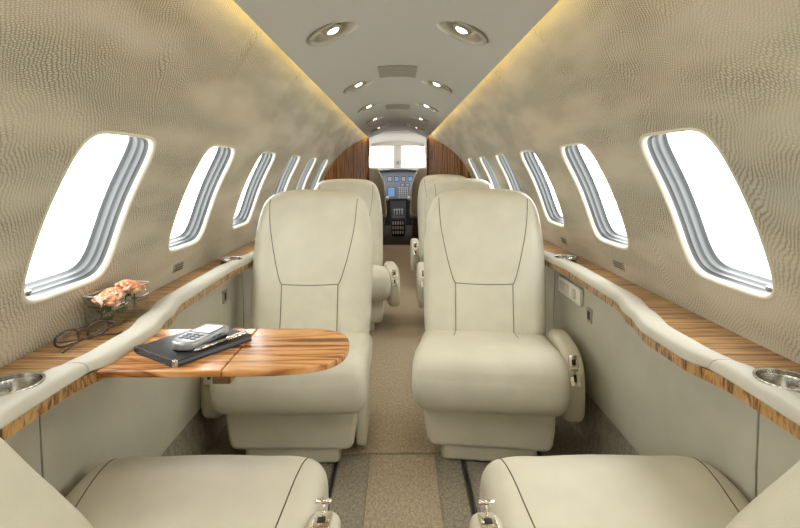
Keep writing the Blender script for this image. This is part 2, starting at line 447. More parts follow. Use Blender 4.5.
# ------------------------------------------------------------------ side ledges with padded rail
XIN = [(-1.8, .62), (.93, .620), (1.06, .594), (1.20, .592), (1.34, .618), (1.50, .648), (1.95, .654), (2.12, .640), (2.35, .612), (2.6, .60), (2.75, .61), (2.95, .65), (3.6, .65), (4.9, .64)]
SEAMS = [.985, 2.26, 3.535]
def ledge(side, lname):
    e = empty('side_ledge', (side * .70, 1.0, H - .42), label='%s cabin side ledge with wood top and padded cream leather rail' % lname, cat='ledge')
    inv = Matrix.Translation(-e.location)
    ys = [Y0 + (4.86 - Y0) * i / 220 for i in range(221)]
    bm = newbm()
    loft(bm, [[inv @ Vector((side * x, y, H + z)) for x, z in ((interp(y, XIN) + .05, -.385), (.797, -.385), (.803, -.400), (interp(y, XIN) + .05, -.400))] for y in ys])
    top = obj('wood_top', bm, 'wood', e)
    bm = newbm()
    loft(bm, [[inv @ Vector((side * (interp(y, XIN) + x), y, H + z)) for x, z in ((.002, -.393), (.056, -.396), (.056, -.417), (.008, -.4175), (.002, -.416))] for y in ys])
    edge = obj('wood_edge', bm, 'wood', e)
    prof = smooth_poly([(-.001, -.392), (-.003, -.384), (.004, -.3735), (.016, -.3690), (.034, -.3680), (.052, -.371), (.065, -.378), (.069, -.386), (.062, -.3935), (.03, -.395)], 4)
    cutY = [Y0] + [.985, 2.26, 3.535] + [4.86]
    bm = newbm()
    for a, b in zip(cutY, cutY[1:]):
        n = max(8, int((b - a) / .02)); rg = []
        for i in range(n + 1):
            y = a + (b - a) * i / n; q = min(i, n - i); sh = (.0035, .001, 0)[min(q, 2)]
            yy = a + .0012 if i == 0 else (b - .0012 if i == n else y)
            cen = Vector((.034, -.38))
            rg.append([inv @ Vector((side * (interp(y, XIN) + (p.x - cen.x) * (1 - sh / .03) + cen.x), yy, H + (p.y - cen.y) * (1 - sh / .02) + cen.y)) for p in prof])
        loft(bm, rg)
    rail = obj('padded_rail', bm, 'leather_rail', e)
    for cy, cx in ((.885, .684), (2.10, .705)):
        for t in (top, edge, rail):
            b2 = newbm(); lathe(b2, [(.0435, -.2), (.0435, .2)], 40, inv @ Matrix.Translation((side * cx, cy, H - .38)))
            c = obj('cutter', b2, 'dark'); c.location = e.location; bool_cut(t, [c])
    for t in (top, edge): flat_sharp(t)
    flat_sharp(rail, 60); e.location.z -= .010
    return e
ledge(-1, 'left'); ledge(1, 'right')
def cup_holder(x, y, label):
    e = empty('cup_holder', (x, y, H - .45), label=label, cat='cup holder', group='steel cup holders in the side ledges')
    bm = newbm(); lathe(bm, [(.0, .010), (.031, .011), (.0345, .016), (.0415, .062), (.0425, .066)], 48)
    lathe(bm, [(.0425, .066), (.0432, .0735), (.0475, .0745), (.0485, .0725), (.0475, .0665), (.0430, .064)], 48)
    # remove the top cap so the cup is open
    for f in [f for f in bm.faces if len(f.verts) > 10 and f.calc_center_median().z > .05]: bm.faces.remove(f)
    o = obj('cup', bm, 'steel', e); flat_sharp(o, 50)
    return e
cup_holder(-.684, .885, 'round steel cup holder in left ledge, nearest the camera')
cup_holder(.684, .885, 'round steel cup holder in right ledge, nearest the camera')
cup_holder(-.705, 2.10, 'round cup holder in left ledge beside the left front seat')
cup_holder(.705, 2.10, 'round cup holder in right ledge beside the right front seat')

# ------------------------------------------------------------------ LED strips in the cove
for side, nm in ((-1, 'left'), (1, 'right')):
    bm = newbm(); box(bm, side * .374 - .004, side * .374 + .004, Y0, Y1 - .02, H + .4185, H + .4225)
    tagp(obj('light_strip', bm, 'ledmat', smooth=False), 'warm yellow light strip along the %s edge of the ceiling' % nm, 'light strip')

# ------------------------------------------------------------------ ceiling lights
def make_light():
    e = empty('ceiling_light')
    bm = newbm(); pr = [(.0745, .004), (.0745, -.003), (.078, -.0058), (.084, -.0062), (.089, -.004), (.091, .0), (.088, .004)]
    rings = [[(r * math.cos(2 * PI * k / 48), r * math.sin(2 * PI * k / 48), z) for k in range(48)] for r, z in pr]
    loft(bm, rings + [rings[0]], True, False); obj('trim_ring', bm, 'lighttrim', e)
    bm = newbm(); pr = [(.0755, .0), (.072, .012), (.060, .026), (.040, .036), (.0, .038)]
    rings = [[(r * math.cos(2 * PI * k / 48), r * math.sin(2 * PI * k / 48), z) for k in range(48)] for r, z in pr]
    loft(bm, rings, True, False); obj('reflector', bm, 'bowl', e)
    bm = newbm(); lathe(bm, [(.001, .0), (.030, .001), (.033, .006), (.034, .026), (.001, .030)], 32, Matrix.Translation((0, .012, .005)))
    ho = obj('lamp_housing', bm, 'bowl', e)
    bm = newbm(); lathe(bm, [(.001, -.0035), (.014, -.003), (.020, .001), (.001, .002)], 32, Matrix.Translation((0, .012, .005)))
    obj('bulb', bm, 'lampmat', ho)
    return e
L0 = None
ordw = ['', '', 'unseen', 'nearest', 'second', 'third', 'fourth', 'fifth', 'sixth']
def add_spot(e):
    ld = bpy.data.lights.new('downlight', 'SPOT'); ld.energy = SPOT; ld.color = (1, .88, .70); ld.spot_size = R(125); ld.spot_blend = 1; ld.shadow_soft_size = .02
    lo = bpy.data.objects.new('downlight', ld); COL.objects.link(lo); lo.parent = e; lo.location = (0, .012, -.012)
for i, y in enumerate(LY):
    for s in (-1, 1):
        nm = 'left' if s < 0 else 'right'
        if L0 is None: c = L0 = make_light()
        else: c = copy_tree(L0)
        c.matrix_world = light_mt(s * LX, y) @ Matrix.Rotation(R(-s * 8), 4, 'Z') @ Matrix.Scale(1.1, 4)
        if i >= 3: lab = 'round recessed ceiling light, %s of the %s-hand row from the camera' % (ordw[i], nm)
        else: lab = 'round recessed ceiling light of the %s-hand row overhead behind the camera, pair %s' % (nm, 'abc'[i])
        tagp(c, lab, 'ceiling light', 'recessed ceiling lights')
L0_done = True
for e in [o for o in bpy.data.objects if o.name.split('.')[0] == 'ceiling_light']: add_spot(e)
# grilles along the middle of the ceiling
for i, (y, w, l) in enumerate(((2.60, .098, .15), (4.10, .098, .15), (5.75, .10, .15))):
    e = empty('ceiling_grille', (0, y, cz(0)), label='%s grey rectangular grille on the ceiling centre line' % ('large nearest', 'small middle', 'tiny farthest')[i], cat='grille', group='ceiling grilles')
    bm = newbm(); pts = []
    loft(bm, [[(x, yy, cz(x) - cz(0) - dz) for x in [-w + 2 * w * j / 8 for j in range(9)] for dz in (0,)] + [(x, yy, cz(x) - cz(0) + .003) for x in [w - 2 * w * j / 8 for j in range(9)]] for yy in (-l, l) for dz in (0,)])
    for v in bm.verts: v.co.z -= .003
    obj('grille_plate', bm, 'grille', e, smooth=False)

# ------------------------------------------------------------------ seats
YB0, ZB0, LEAN = .205, .347, R(16)
def back_map(x, v, t):
    """x across, v up along the back, t forward"""
    curve = .020 * math.sin(PI * min(max(v / .60, 0), 1)) * 0
    bulge = 0
    up = Vector((0, math.sin(LEAN), math.cos(LEAN))); fw = Vector((0, -math.cos(LEAN), math.sin(LEAN)))
    b = 0
    if t > 0:
        ax = abs(x)
        b = .010 * math.exp(-((ax - .215) / .05) ** 2) - .006 * math.exp(-(ax / .12) ** 2)      # side bolsters, hollow centre
        b += .010 * math.exp(-((v - .20) / .09) ** 2) * math.exp(-(ax / .2) ** 4)                # lumbar
        b -= .022 * max(0, (v - .50) / .12) ** 2
    return Vector((x, YB0, ZB0)) + up * v + fw * (t + b)
def back_outline():
    pts = [(.175, -.075), (.225, -.055), (.247, -.01), (.253, .05), (.255, .11), (.258, .22), (.259, .33), (.253, .42), (.240, .50), (.216, .560), (.172, .596), (.11, .610), (0, .616)]
    pts = pts + [(-x, v) for x, v in pts[-2::-1]] + [(-.09, -.078), (0, -.078), (.09, -.078)]
    return smooth_poly([(a, b) for a, b in pts], 5)
def seams_on(bvh, paths, r, origin_dir, name, parent, m='stitch'):
    for path in paths:
        out = []
        for p in path:
            hit = bvh.ray_cast(Vector(p), Vector(origin_dir), 3)
            if hit[0] is not None: out.append(hit[0] - Vector(origin_dir) * (r * .15))
        if len(out) > 1: obj(name, tube(newbm(), out, r, 6), m, parent)
def bvh_of(o):
    bm = newbm(); bm.from_mesh(o.data); b = BVHTree.FromBMesh(bm); bm.free(); return b
def back_front_pt(x, v): return back_map(x, v, .35)
def fwd(): return Vector((0, -math.cos(LEAN), math.sin(LEAN)))
def make_arm(e, side, kind='std', plate=True):
    xc = side * .294
    if kind == 'std': prof = smooth_poly([(.19, .365), (.08, .382), (-.03, .384), (-.095, .368), (-.137, .330), (-.152, .275), (-.150, .21), (-.135, .155), (-.09, .135), (.05, .13), (.18, .14), (.215, .20), (.215, .30)], 5)
    elif kind == 'bolster': prof = smooth_poly([(.42, .78), (.35, .785), (.268, .73), (.17, .605), (.10, .515), (.045, .44), (.008, .375), (-.004, .31), (-.002, .2), (.05, .13), (.2, .13), (.38, .2), (.42, .5)], 5)
    elif kind == 'low': prof = smooth_poly([(.30, .325), (.16, .35), (.06, .372), (-.025, .382), (-.068, .368), (-.086, .325), (-.085, .24), (-.06, .19), (0, .17), (.26, .17), (.315, .22), (.32, .28)], 5)
    xo = xc
    w = .037 if kind != 'bolster' else .088
    if kind == 'bolster': xo = side * (.178 if side > 0 else .192)
    if kind == 'low': xo = side * .278; w = .030
    bm = newbm(); pad(bm, [(p.x, p.y) for p in prof], w, w * (.7 if kind != 'bolster' else .5), lambda u, v, t: Vector((xo + t, u, v)), 5, 2)
    arm = obj('armrest' if kind != 'bolster' else 'side_bolster', bm, 'leather', e)
    if plate:
        if kind == 'low':
            mt = Matrix.Translation((xo, -.020, .3835)) @ Matrix.Rotation(R(6), 4, 'X')
        else: mt = Matrix.Translation((xo + side * .0, -.1345, .325)) @ Matrix.Rotation(R(64), 4, 'X')
        hl = .052 if kind == 'std' else .026
        bm = newbm(); pad(bm, rrect(.017, hl, .006), .003, .002, lambda u, v, t: mt @ Vector((u, v, t)), 3)
        pl = obj('latch_plate', bm, 'chrome', arm)
        bm = newbm()
        if kind == 'low':
            box(bm, -.006, .008, -.006, .010, .002, .0042, mt); obj('latch_slot', bm, 'dark', pl)
            bm = newbm(); mt2 = Matrix.Translation((xo, -.038, .380))
            lathe(bm, [(.0035, -.004), (.0035, .027)], 12, mt2)
            tube(bm, [(xo - .0155, -.038, .408), (xo - .014, -.038, .4083), (xo + .014, -.038, .4083), (xo + .0155, -.038, .408)], [.003, .0048, .0048, .003], 12)
            obj('latch_handle', bm, 'chrome', pl)
        else:
            box(bm, -.006, .006, .018, .036, .002, .0045, mt); obj('latch_slot', bm, 'dark', pl)
            bm = newbm(); box(bm, -.005, .005, -.036, -.010, .002, .0045, mt); obj('latch_slot', bm, 'dark', pl)
            bm = newbm(); box(bm, -.012, .012, -.002, .006, .003, .010, mt); box(bm, -.003, .003, -.014, .004, .003, .009, mt); obj('latch_handle', bm, 'chrome', pl, bevel=.0015)
    # stitched band along the arm
    return arm
def make_seat(arms, lean=16, skirt=False):
    global LEAN
    LEAN = R(lean)
    e = empty('cabin_seat')
    # backrest
    bm = newbm(); pad(bm, back_outline(), .058, .056, lambda u, v, t: back_map(u, v, t), 8, 12, r2=.03)
    back = obj('backrest', bm, 'leather', e); bv = bvh_of(back)
    side_path = smooth_poly([(.192, .556), (.190, .52), (.183, .44), (.170, .365), (.153, .29), (.135, .225), (.125, .197), (.118, .187)], 8, closed=False)
    paths = []
    for s in (-1, 1):
        paths.append([back_front_pt(s * p.x, p.y) for p in side_path])
        paths.append([back_front_pt(s * (.118 - .001 * k / 12), .187 - .199 * k / 12) for k in range(13)])
    paths.append([back_front_pt(-.118 + .236 * k / 24, .187 - .004 * math.sin(PI * k / 24)) for k in range(25)])
    seams_on(bv, paths, .0015, -fwd(), 'seam', back)
    # rear shell
    bm = newbm(); pad(bm, [(p.x * .93, p.y * .95 - .02) for p in back_outline()], .02, .012, lambda u, v, t: back_map(u, v, -.075) - fwd() * t, 4)
    obj('back_shell', bm, 'shell', e)
    # cushion: side profile extruded across
    prof = smooth_poly([(.22, .335), (.10, .352), (-.02, .372), (-.12, .388), (-.19, .388), (-.240, .368), (-.268, .320), (-.270, .262), (-.248, .218), (-.20, .202), (-.05, .205), (.1, .21), (.21, .22), (.235, .28)], 6)
    def cm(u, v, t):
        x = t / .262
        z = v + (.012 * (1 - x * x) if v > .33 else 0) + (.006 * math.exp(-((abs(t) - .19) / .05) ** 2) if v > .33 else 0)
        return Vector((t * (1.0 - .03 * max(0, (.28 - v) / .08)), u + .012 * x * x * (1 if u < -.1 else 0), z))
    pf = [(p.x, p.y) for p in prof]
    bm = newbm(); poly = [Vector(p) for p in pf]
    rings = []; T_, r_ = .262, .042
    ts = [(-T_ + r_ * (1 - math.cos(PI / 2 * k / 8)), r_ * (1 - math.sin(PI / 2 * k / 8))) for k in range(9)]
    inner = [(-T_ + r_ + (2 * T_ - 2 * r_) * k / 20, 0) for k in range(1, 20)]
    st = ts + inner + [(-a, b) for a, b in ts[::-1]]
    cen = sum(poly, Vector((0, 0))) / len(poly)
    for t, d in st: rings.append([cm(p.x, p.y, t) for p in inset(poly, d)])
    for sgn, idx in ((-1, 0), (1, -1)):
        base = inset(poly, st[idx][1]); extra = [[cm(*(cen + (p - cen) * s), sgn * (T_ + .004 * (1 - s))) for p in base] for s in (.2, .6, .85)]
        if sgn < 0: rings = extra + rings
        else: rings = rings + extra[::-1]
    loft(bm, rings); cu = obj('seat_cushion', bm, 'leather', e); bv = bvh_of(cu)
    paths = []
    for s in (-1, 1):
        paths.append([(s * (.118 + .006 * k / 10), .15 - .10 * k / 10, .8) for k in range(11)])
        if lean > 30: paths.append([(s * (.170 + .048 * (k / 24) ** .8), .18 - .415 * k / 24, .8) for k in range(25)])
    seams_on(bv, paths, .0013, (0, 0, -1), 'seam', cu)
    # leg rest below the cushion and the plinth
    lp = [Vector(p) for p in ((-.226, .24), (.226, .24), (.222, .13), (.214, .080), (.205, .066), (.19, .060), (-.19, .060), (-.205, .066), (-.214, .080), (-.222, .13))]
    bm = newbm(); pad(bm, [(p.x, p.y) for p in lp], .16, .018, lambda u, v, t: Vector((u, -.025 - t, v)), 5)
    obj('leg_rest', bm, 'leather', e)
    bm = newbm(); pad(bm, rrect(.165, .13, .02), .048, .012, lambda u, v, t: Vector((u - .0, v - .04, .055 + t)), 4)
    obj('base', bm, 'leather', e)
    for a in arms: make_arm(e, *a)
    if skirt:
        bm = newbm(); pad(bm, rrect(.14, .115, .03), .018, .010, lambda u, v, t: Vector((.236 + t, u + .02, .145 + v)), 4); obj('side_skirt', bm, 'leather', e)
    return e
GS = 'cream leather cabin seats'
def place(e, x, y, rz, label):
    e.location = (x, y, 0); e.rotation_euler = (0, 0, rz); tagp(e, label, 'seat', GS); return e
# seats facing the camera (their local front is -Y)
s1 = make_seat([(1, 'std')]); place(s1, .332, 1.90, R(-7.5), 'cream leather seat facing the camera in the first row right of aisle')
s2 = make_seat([(-1, 'std')], skirt=True); place(s2, -.372, 1.90, R(0), 'cream leather seat facing the camera behind the wooden table, left of aisle')
s3 = make_seat([(1, 'std')]); place(s3, -.335, 3.28, R(7), 'second cream seat on the left, armrest latch showing beside the aisle')
s4 = make_seat([(-1, 'std')]); s3.scale.z = 1.02; s4.scale.z = 1.02; place(s4, .455, 3.28, R(0), 'second cream seat on the right, mostly hidden behind the first')
s5 = copy_tree(s4); s5.scale.z = 1.035; place(s5, .44, 4.40, 0, 'third and farthest cream passenger seat on the right of the aisle')
n1 = make_seat([(-1, 'low'), (1, 'bolster', False)], 57); n1.scale.z = .985; place(n1, -.422, .905, PI, 'cream leather seat at lower left foreground, only cushion and arm in view')
n2 = make_seat([(1, 'low'), (-1, 'bolster', False)], 57); n2.scale.z = .975; place(n2, .442, .905, PI, 'cream leather seat at lower right foreground, only cushion and arm in view')
# near seats face away: mirrored sides sort themselves out by the half turn
for n_ in (n1, n2):
    for ch in [o for o in bpy.data.objects if o.parent == n_]: pass

# seat tracks
for side, nm in ((-1, 'left'), (1, 'right')):
    for x, w in ((.222, 'beside the aisle'), (.50, 'near the side wall')):
        e = empty('seat_track', (side * x, 2.4, 0), label='dark metal seat track on the floor %s, %s side' % (w, nm), cat='seat track')
        bm = newbm(); box(bm, -.009, -.005, -4.0, 3.6, 0, .006); box(bm, .005, .009, -4.0, 3.6, 0, .006); obj('rail', bm, 'track', e, smooth=False)
        bm = newbm(); box(bm, -.004, .004, -4.0, 3.6, 0, .002); obj('groove', bm, 'dark', e, smooth=False)

# ------------------------------------------------------------------ folding table
TZ = H - .400
e = empty('folding_table', (-.60, 1.12, TZ - .014), label='glossy zebra-grained wooden table folded out from left ledge', cat='table')
def tbl(x0, x1):
    """outline of the leaf between x0 and x1; the aisle end is rounded"""
    full = smooth_poly([(-.60, .992), (-.50, .992), (-.40, .992), (-.30, .993), (-.22, 1.000), (-.155, 1.022), (-.122, 1.062), (-.112, 1.120), (-.120, 1.180), (-.145, 1.222), (-.19, 1.246), (-.25, 1.252), (-.36, 1.253), (-.48, 1.253), (-.60, 1.253)], 6, closed=False)
    lo = [p for p in full if x0 < p.x < x1]
    a = [p for p in lo if p.y < 1.12]; b = [p for p in lo if p.y >= 1.12]
    out = []
    if x0 > -.6: out.append(Vector((x0, .992)))
    else: out.append(Vector((-.6, .992)))
    out += a
    if x1 < -.12: out += [Vector((x1, .992)), Vector((x1, 1.253))]
    out += b; out.append(Vector((max(x0, -.6), 1.253))); return out
for nm, x0, x1 in (('table_leaf', -.61, -.3545), ('table_leaf', -.3525, -.10)):
    ol = tbl(x0, x1); bm = newbm()
    loft(bm, [[(p.x + .60, p.y - 1.12, z) for p in ol] for z in (0, .014)])
    obj(nm, bm, 'wood_table', e, bevel=.003)
bm = newbm(); box(bm, .225, .262, -.118, -.085, -.018, 0); obj('latch', bm, 'wood', e, bevel=.003)
bm = newbm(); box(bm, .0, .30, -.02, .02, -.012, 0); obj('support_arm', bm, 'steel', e, bevel=.002)

# notebook, phone, pen
e = empty('leather_folder', (-.458, 1.127, TZ), R(-34), 'closed black leather folder lying on the wooden table', 'folder')
bm = newbm(); pad(bm, rrect(.0755, .098, .006), .0015, .001, lambda u, v, t: Vector((u, v, .0125 + t)), 3)
pad(bm, rrect(.0755, .098, .006), .0015, .001, lambda u, v, t: Vector((u, v, .0017 + t)), 3)
tube(bm, [(-.0755 , -.096, .0071), (-.0755, .096, .0071)], .0068, 12)
obj('cover', bm, 'black', e)
bm = newbm(); box(bm, -.070, .071, -.094, .094, .003, .0112); obj('pages', bm, 'phone_key', e, smooth=False)
bm = newbm(); box(bm, .066, .0762, -.0987, -.091, .0003, .0143); obj('corner_guard', bm, 'steel', e, bevel=.001)
PZ = TZ + .0142
e = empty('mobile_phone', (-.447, 1.118, PZ), R(-18), 'silver candybar mobile phone lying on the black folder', 'phone')
ol = smooth_poly([(.030, .066), (-.030, .066), (-.032, .02), (-.033, -.025), (-.026, -.055), (0, -.066), (.026, -.055), (.033, -.025), (.032, .02)], 5)
bm = newbm(); pad(bm, [(p.x, p.y) for p in ol], .0095, .006, lambda u, v, t: Vector((u, v, .0098 + t)), 5, 2); obj('body', bm, 'phone', e)
bm = newbm(); pad(bm, rrect(.0275, .030, .004), .0008, .0004, lambda u, v, t: Vector((u, v + .030, .0192 + t)), 2); obj('bezel', bm, 'phone_key', e)
bm = newbm(); pad(bm, rrect(.0235, .025, .003), .0008, .0004, lambda u, v, t: Vector((u, v + .030, .0200 + t)), 2); obj('screen', bm, 'phone_screen', e)
for r_ in range(3):
    for c_ in range(3):
        bm = newbm(); pad(bm, rrect(.0062, .0042, .002), .0012, .0008, lambda u, v, t: Vector((u + (c_ - 1) * .0155, v - .012 - r_ * .0125 + (.002 if c_ == 1 else 0), .0196 + t)), 2); obj('key', bm, 'phone_key', e)
for k in range(3):
    bm = newbm(); box(bm, .0305, .0335, .046 - k * .022, .058 - k * .022, .008, .012); obj('side_button', bm, 'phone_key', e, bevel=.0008)
e = empty('pen', (-.392, 1.108, PZ), R(-33), 'slim silver pen lying on the black folder beside the phone', 'pen')
bm = newbm(); tube(bm, [(0, -.070, .0045), (0, -.062, .0045), (0, .012, .0045)], [.0012, .0042, .0044], 16); obj('barrel', bm, 'steel', e)
bm = newbm(); tube(bm, [(0, .012, .0045), (0, .064, .0045), (0, .066, .0045)], [.0046, .0046, .003], 16); obj('cap', bm, 'chrome', e)
bm = newbm(); box(bm, -.001, .001, .022, .062, .009, .0105); obj('clip', bm, 'chrome', e, smooth=False)

# ------------------------------------------------------------------ vase of roses
LZ = H - .395
VX, VY, VR = -.732, 1.305, R(-9)
VMT = Matrix.Translation((VX, VY, LZ)) @ Matrix.Rotation(VR, 4, 'Z')
VW, VL, VH = .030, .088, .084
e = empty('glass_vase', (VX, VY, LZ), VR, 'rectangular clear glass vase of peach roses on left wooden ledge', 'vase')
bm = newbm()
o_ = rrect(VW, VL, .006); i_ = rrect(VW - .0025, VL - .0025, .004)
loft(bm, [[(p.x, p.y, z) for p in o] for o, z in ((i_, .006), (i_, VH), (o_, VH + .0005), (o_, .0))]); obj('vase_body', bm, 'vase', e)
bm = newbm(); pts = [(p.x * .985, p.y * .985, VH) for p in o_]; tube(bm, pts + [pts[0]], .0013, 6); obj('rim', bm, 'white', e)
def petal(bm, mt, w, h, curl, cup):
    g = []
    for i in range(7):
        v = i / 6; row = []
        for j in range(7):
            u = -1 + 2 * j / 6
            ww = w * math.sin(PI * min(.12 + .62 * v, .74)) ** .8
            row.append(bm.verts.new(mt @ Vector((u * ww, -cup * (1 - (u * u)) * ww + .25 * h * v * v * curl + .02 * h * math.sin(5 * u + 3 * v), h * v * (1 - .12 * u * u) - .12 * h * curl * v ** 4))))
        g.append(row)
    for i in range(6):
        for j in range(6): bm.faces.new((g[i][j], g[i][j + 1], g[i + 1][j + 1], g[i + 1][j]))
def rose(loc, rad, tilt, label):
    e = empty('rose', VMT @ Vector(loc), 0, label, 'flower', 'peach roses in the glass vase')
    e.rotation_euler = (tilt[0], tilt[1], random.uniform(0, 6))
    bm = newbm()
    for layer, (nr, rr, op, hh) in enumerate(((3, .12, .15, .80), (4, .26, .35, .86), (5, .42, .6, .86), (6, .60, .95, .80), (6, .74, 1.35, .62))):
        for k in range(nr):
            a = 2 * PI * k / nr + layer * .7 + random.uniform(-.15, .15)
            mt = Matrix.Rotation(a, 4, 'Z') @ Matrix.Translation((0, rad * rr * .55, rad * .1)) @ Matrix.Rotation(-R(22 * op), 4, 'X')
            petal(bm, mt, rad * (.42 + .5 * rr), rad * 1.35 * hh, op, .55)
    o = obj('blossom', bm, 'petal', e); sd = o.modifiers.new('thick', 'SOLIDIFY'); sd.thickness = .0006
    bm = newbm(); tube(bm, [(0, 0, rad * .15), (0.001, 0, -.01), (0, .001, -loc[2] * .72)], .0016, 8); obj('stem', bm, 'stem', e)
    bm = newbm()
    for k in range(3):
        a = k * 2.1 + random.random(); mt = Matrix.Rotation(a, 4, 'Z') @ Matrix.Translation((0, .002, -.008 - .006 * k)) @ Matrix.Rotation(-R(75), 4, 'X')
        g = []
        for i in range(6):
            v = i / 5; ww = .012 * math.sin(PI * (v * .96 + .02)); g.append([bm.verts.new(mt @ Vector((u * ww, -abs(u) * .001 + .004 * v * v, v * .034))) for u in (-1, 0, 1)])
        for i in range(5):
            for j in range(2): bm.faces.new((g[i][j], g[i][j + 1], g[i + 1][j + 1], g[i + 1][j]))
    obj('leaf', bm, 'leaf', e)
rose((.004, -.055, .052), .029, (.2, .1), 'peach rose at camera end of the vase')
rose((-.003, -.018, .055), .029, (.0, -.1), 'pale peach rose second from camera end of vase')
rose((.004, .024, .064), .031, (-.15, .15), 'tallest orange-peach rose standing over the vase rim')
rose((-.002, .064, .052), .028, (-.25, .05), 'peach rose at the far end of vase')
rose((.006, -.034, .040), .022, (.5, .6), 'dark coral rose low in the vase against the glass')

# ------------------------------------------------------------------ eyeglasses
e = empty('eyeglasses', (-.722, 1.150, LZ), R(-112) , 'dark-framed eyeglasses lying folded on left wooden ledge before the vase', 'eyeglasses')
for s in (-1, 1):
    ol = smooth_poly([(s * .012, .004), (s * .016, .030), (s * .040, .035), (s * .062, .028), (s * .064, .012), (s * .050, .0025), (s * .028, .002)], 6)
    bm = newbm(); P = [(p.x, -.006, p.y) for p in ol]; tube(bm, P + [P[0]], .0022, 8); rim = obj('rim', bm, 'frame', e)
    bm = newbm(); pad(bm, [(p.x, p.y) for p in ol], .0008, .0004, lambda u, v, t: Vector((u, -.006 + t, v)), 2); obj('lens', bm, 'vase', rim)
    bm = newbm(); tube(bm, smooth_poly([(s * .064, -.006, .026), (s * .069, .004, .026), (s * .060, .014 + .004 * s, .020), (-s * .020, .022 + .005 * s, .012), (-s * .055, .026 + .005 * s, .004), (-s * .072, .030, .003)], 5, closed=False), .0021, 8)
    obj('temple', bm, 'frame', e)
bm = newbm(); tube(bm, smooth_poly([(-.012, -.006, .022), (-.005, -.008, .027), (.005, -.008, .027), (.012, -.006, .022)], 4, closed=False), .002, 8); obj('bridge', bm, 'frame', e)

# ------------------------------------------------------------------ wall plaques, handset panel, sockets
def plaque(side, y, z, label, hw=.042, hh=.016):
    s = s_of_z(z); p, nn = prof_at(s); c = W(side, y, s)
    nv = Vector((-side * nn.x, 0, -nn.y)); yv = Vector((0, 1, 0)); up = nv.cross(yv) if side < 0 else yv.cross(nv)
    if up.z < 0: up = -up
    mt = Matrix(((yv.x, up.x, nv.x, 0), (yv.y, up.y, nv.y, 0), (yv.z, up.z, nv.z, 0), (0, 0, 0, 1)))
    e = empty('wall_plaque', c, label=label, cat='plaque', group='small engraved plaques above the side ledges')
    bm = newbm(); pad(bm, rrect(hw, hh, .004), .002, .001, lambda u, v, t: mt @ Vector((u, v, .001 + t)), 2); obj('plate', bm, 'plaque', e)
    bm = newbm()
    for r_ in (-1, 0, 1):
        x = -hw + .008
        while x < hw - .010:
            w = random.uniform(.003, .008); box(bm, x, x + w, r_ * .008 - .0022, r_ * .008 + .0022, .0028, .0036, mt); x += w + .0025
    obj('engraving', bm, 'ink', e, smooth=False)
plaque(-1, 1.79, -.350, 'small grey engraved plaque on left wall just above wooden ledge')
plaque(1, 1.79, -.350, 'small grey engraved plaque on right wall between the first two windows')
plaque(1, 2.38, -.350, 'smaller engraved plaque on right wall beyond the second window', .035)
e = empty('handset_panel', (.700, 2.03, H - .50), label='white handset control panel on right side wall under the ledge', cat='control panel')
bm = newbm(); box(bm, -.012, .006, -.125, .125, -.032, .036); obj('housing', bm, 'white', e, bevel=.005)
bm = newbm()
for k in range(4): box(bm, -.0145, -.011, -.01 + k * .030, .012 + k * .030, -.018, .022)
obj('key', bm, 'trim', e, bevel=.001)
bm = newbm(); lathe(bm, [(.020, 0), (.020, .004), (.016, .006)], 28, Matrix.Translation((-.011, -.070, .002)) @ Matrix.Rotation(R(-90), 4, 'Y')); obj('dial', bm, 'trim', e)
for sx, y, z, lb in ((1, 1.84, -.545, 'small square socket on right side panel under the ledge'), (-1, 2.02, -.515, 'small square socket on left side panel under the ledge')):
    e = empty('wall_socket', (sx * .703, y, H + z), label=lb, cat='socket')
    bm = newbm(); box(bm, -.004, .004, -.022, .022, -.026, .026); obj('cover_plate', bm, 'plaque', e, bevel=.002)
    bm = newbm(); box(bm, -sx * .0055 - .001, -sx * .0035 + .001, -.009, .009, -.014, .014); obj('jack', bm, 'ink', e, smooth=False)

# ------------------------------------------------------------------ forward wooden partitions
def partition(side, label):
    path = smooth_poly([(.765, 4.83), (.66, 4.88), (.60, 5.08), (.525, 5.75), (.46, 6.30), (.405, 6.69)], 6, closed=False)
    e = empty('wooden_partition', (side * .6, 5.8, 0), label=label, cat='partition')
    def ztop(x):
        best = 0
        for i in range(len(PROF) - 1):
            if PROF[i + 1].x <= x <= PROF[i].x or PROF[i].x <= x <= PROF[i + 1].x: best = PROF[i].y + (PROF[i + 1].y - PROF[i].y) * ((x - PROF[i].x) / ((PROF[i + 1].x - PROF[i].x) or 1))
        return best + H + .004
    bm = newbm(); rings = []
    for p in path:
        zt = ztop(max(p.x, .41)); rings.append([(side * (p.x - .6), p.y - 5.8, 0.0), (side * (p.x - .6), p.y - 5.8, zt), (side * (p.x + .02 - .6), p.y - 5.79, zt), (side * (p.x + .02 - .6), p.y - 5.79, 0.0)])
    loft(bm, rings); o = obj('panel', bm, 'wood_panel', e); flat_sharp(o)
    bm = newbm(); box(bm, *( (.385 - .6, .44 - .6) if side > 0 else (.6 - .44, .6 - .385)), .87, .93, 0, H + .40); obj('door_jamb', bm, 'wood_panel', e, bevel=.004)
    return e
partition(-1, 'striped brown wooden partition left of the cockpit doorway'); partition(1, 'striped brown wooden partition right of the cockpit doorway')

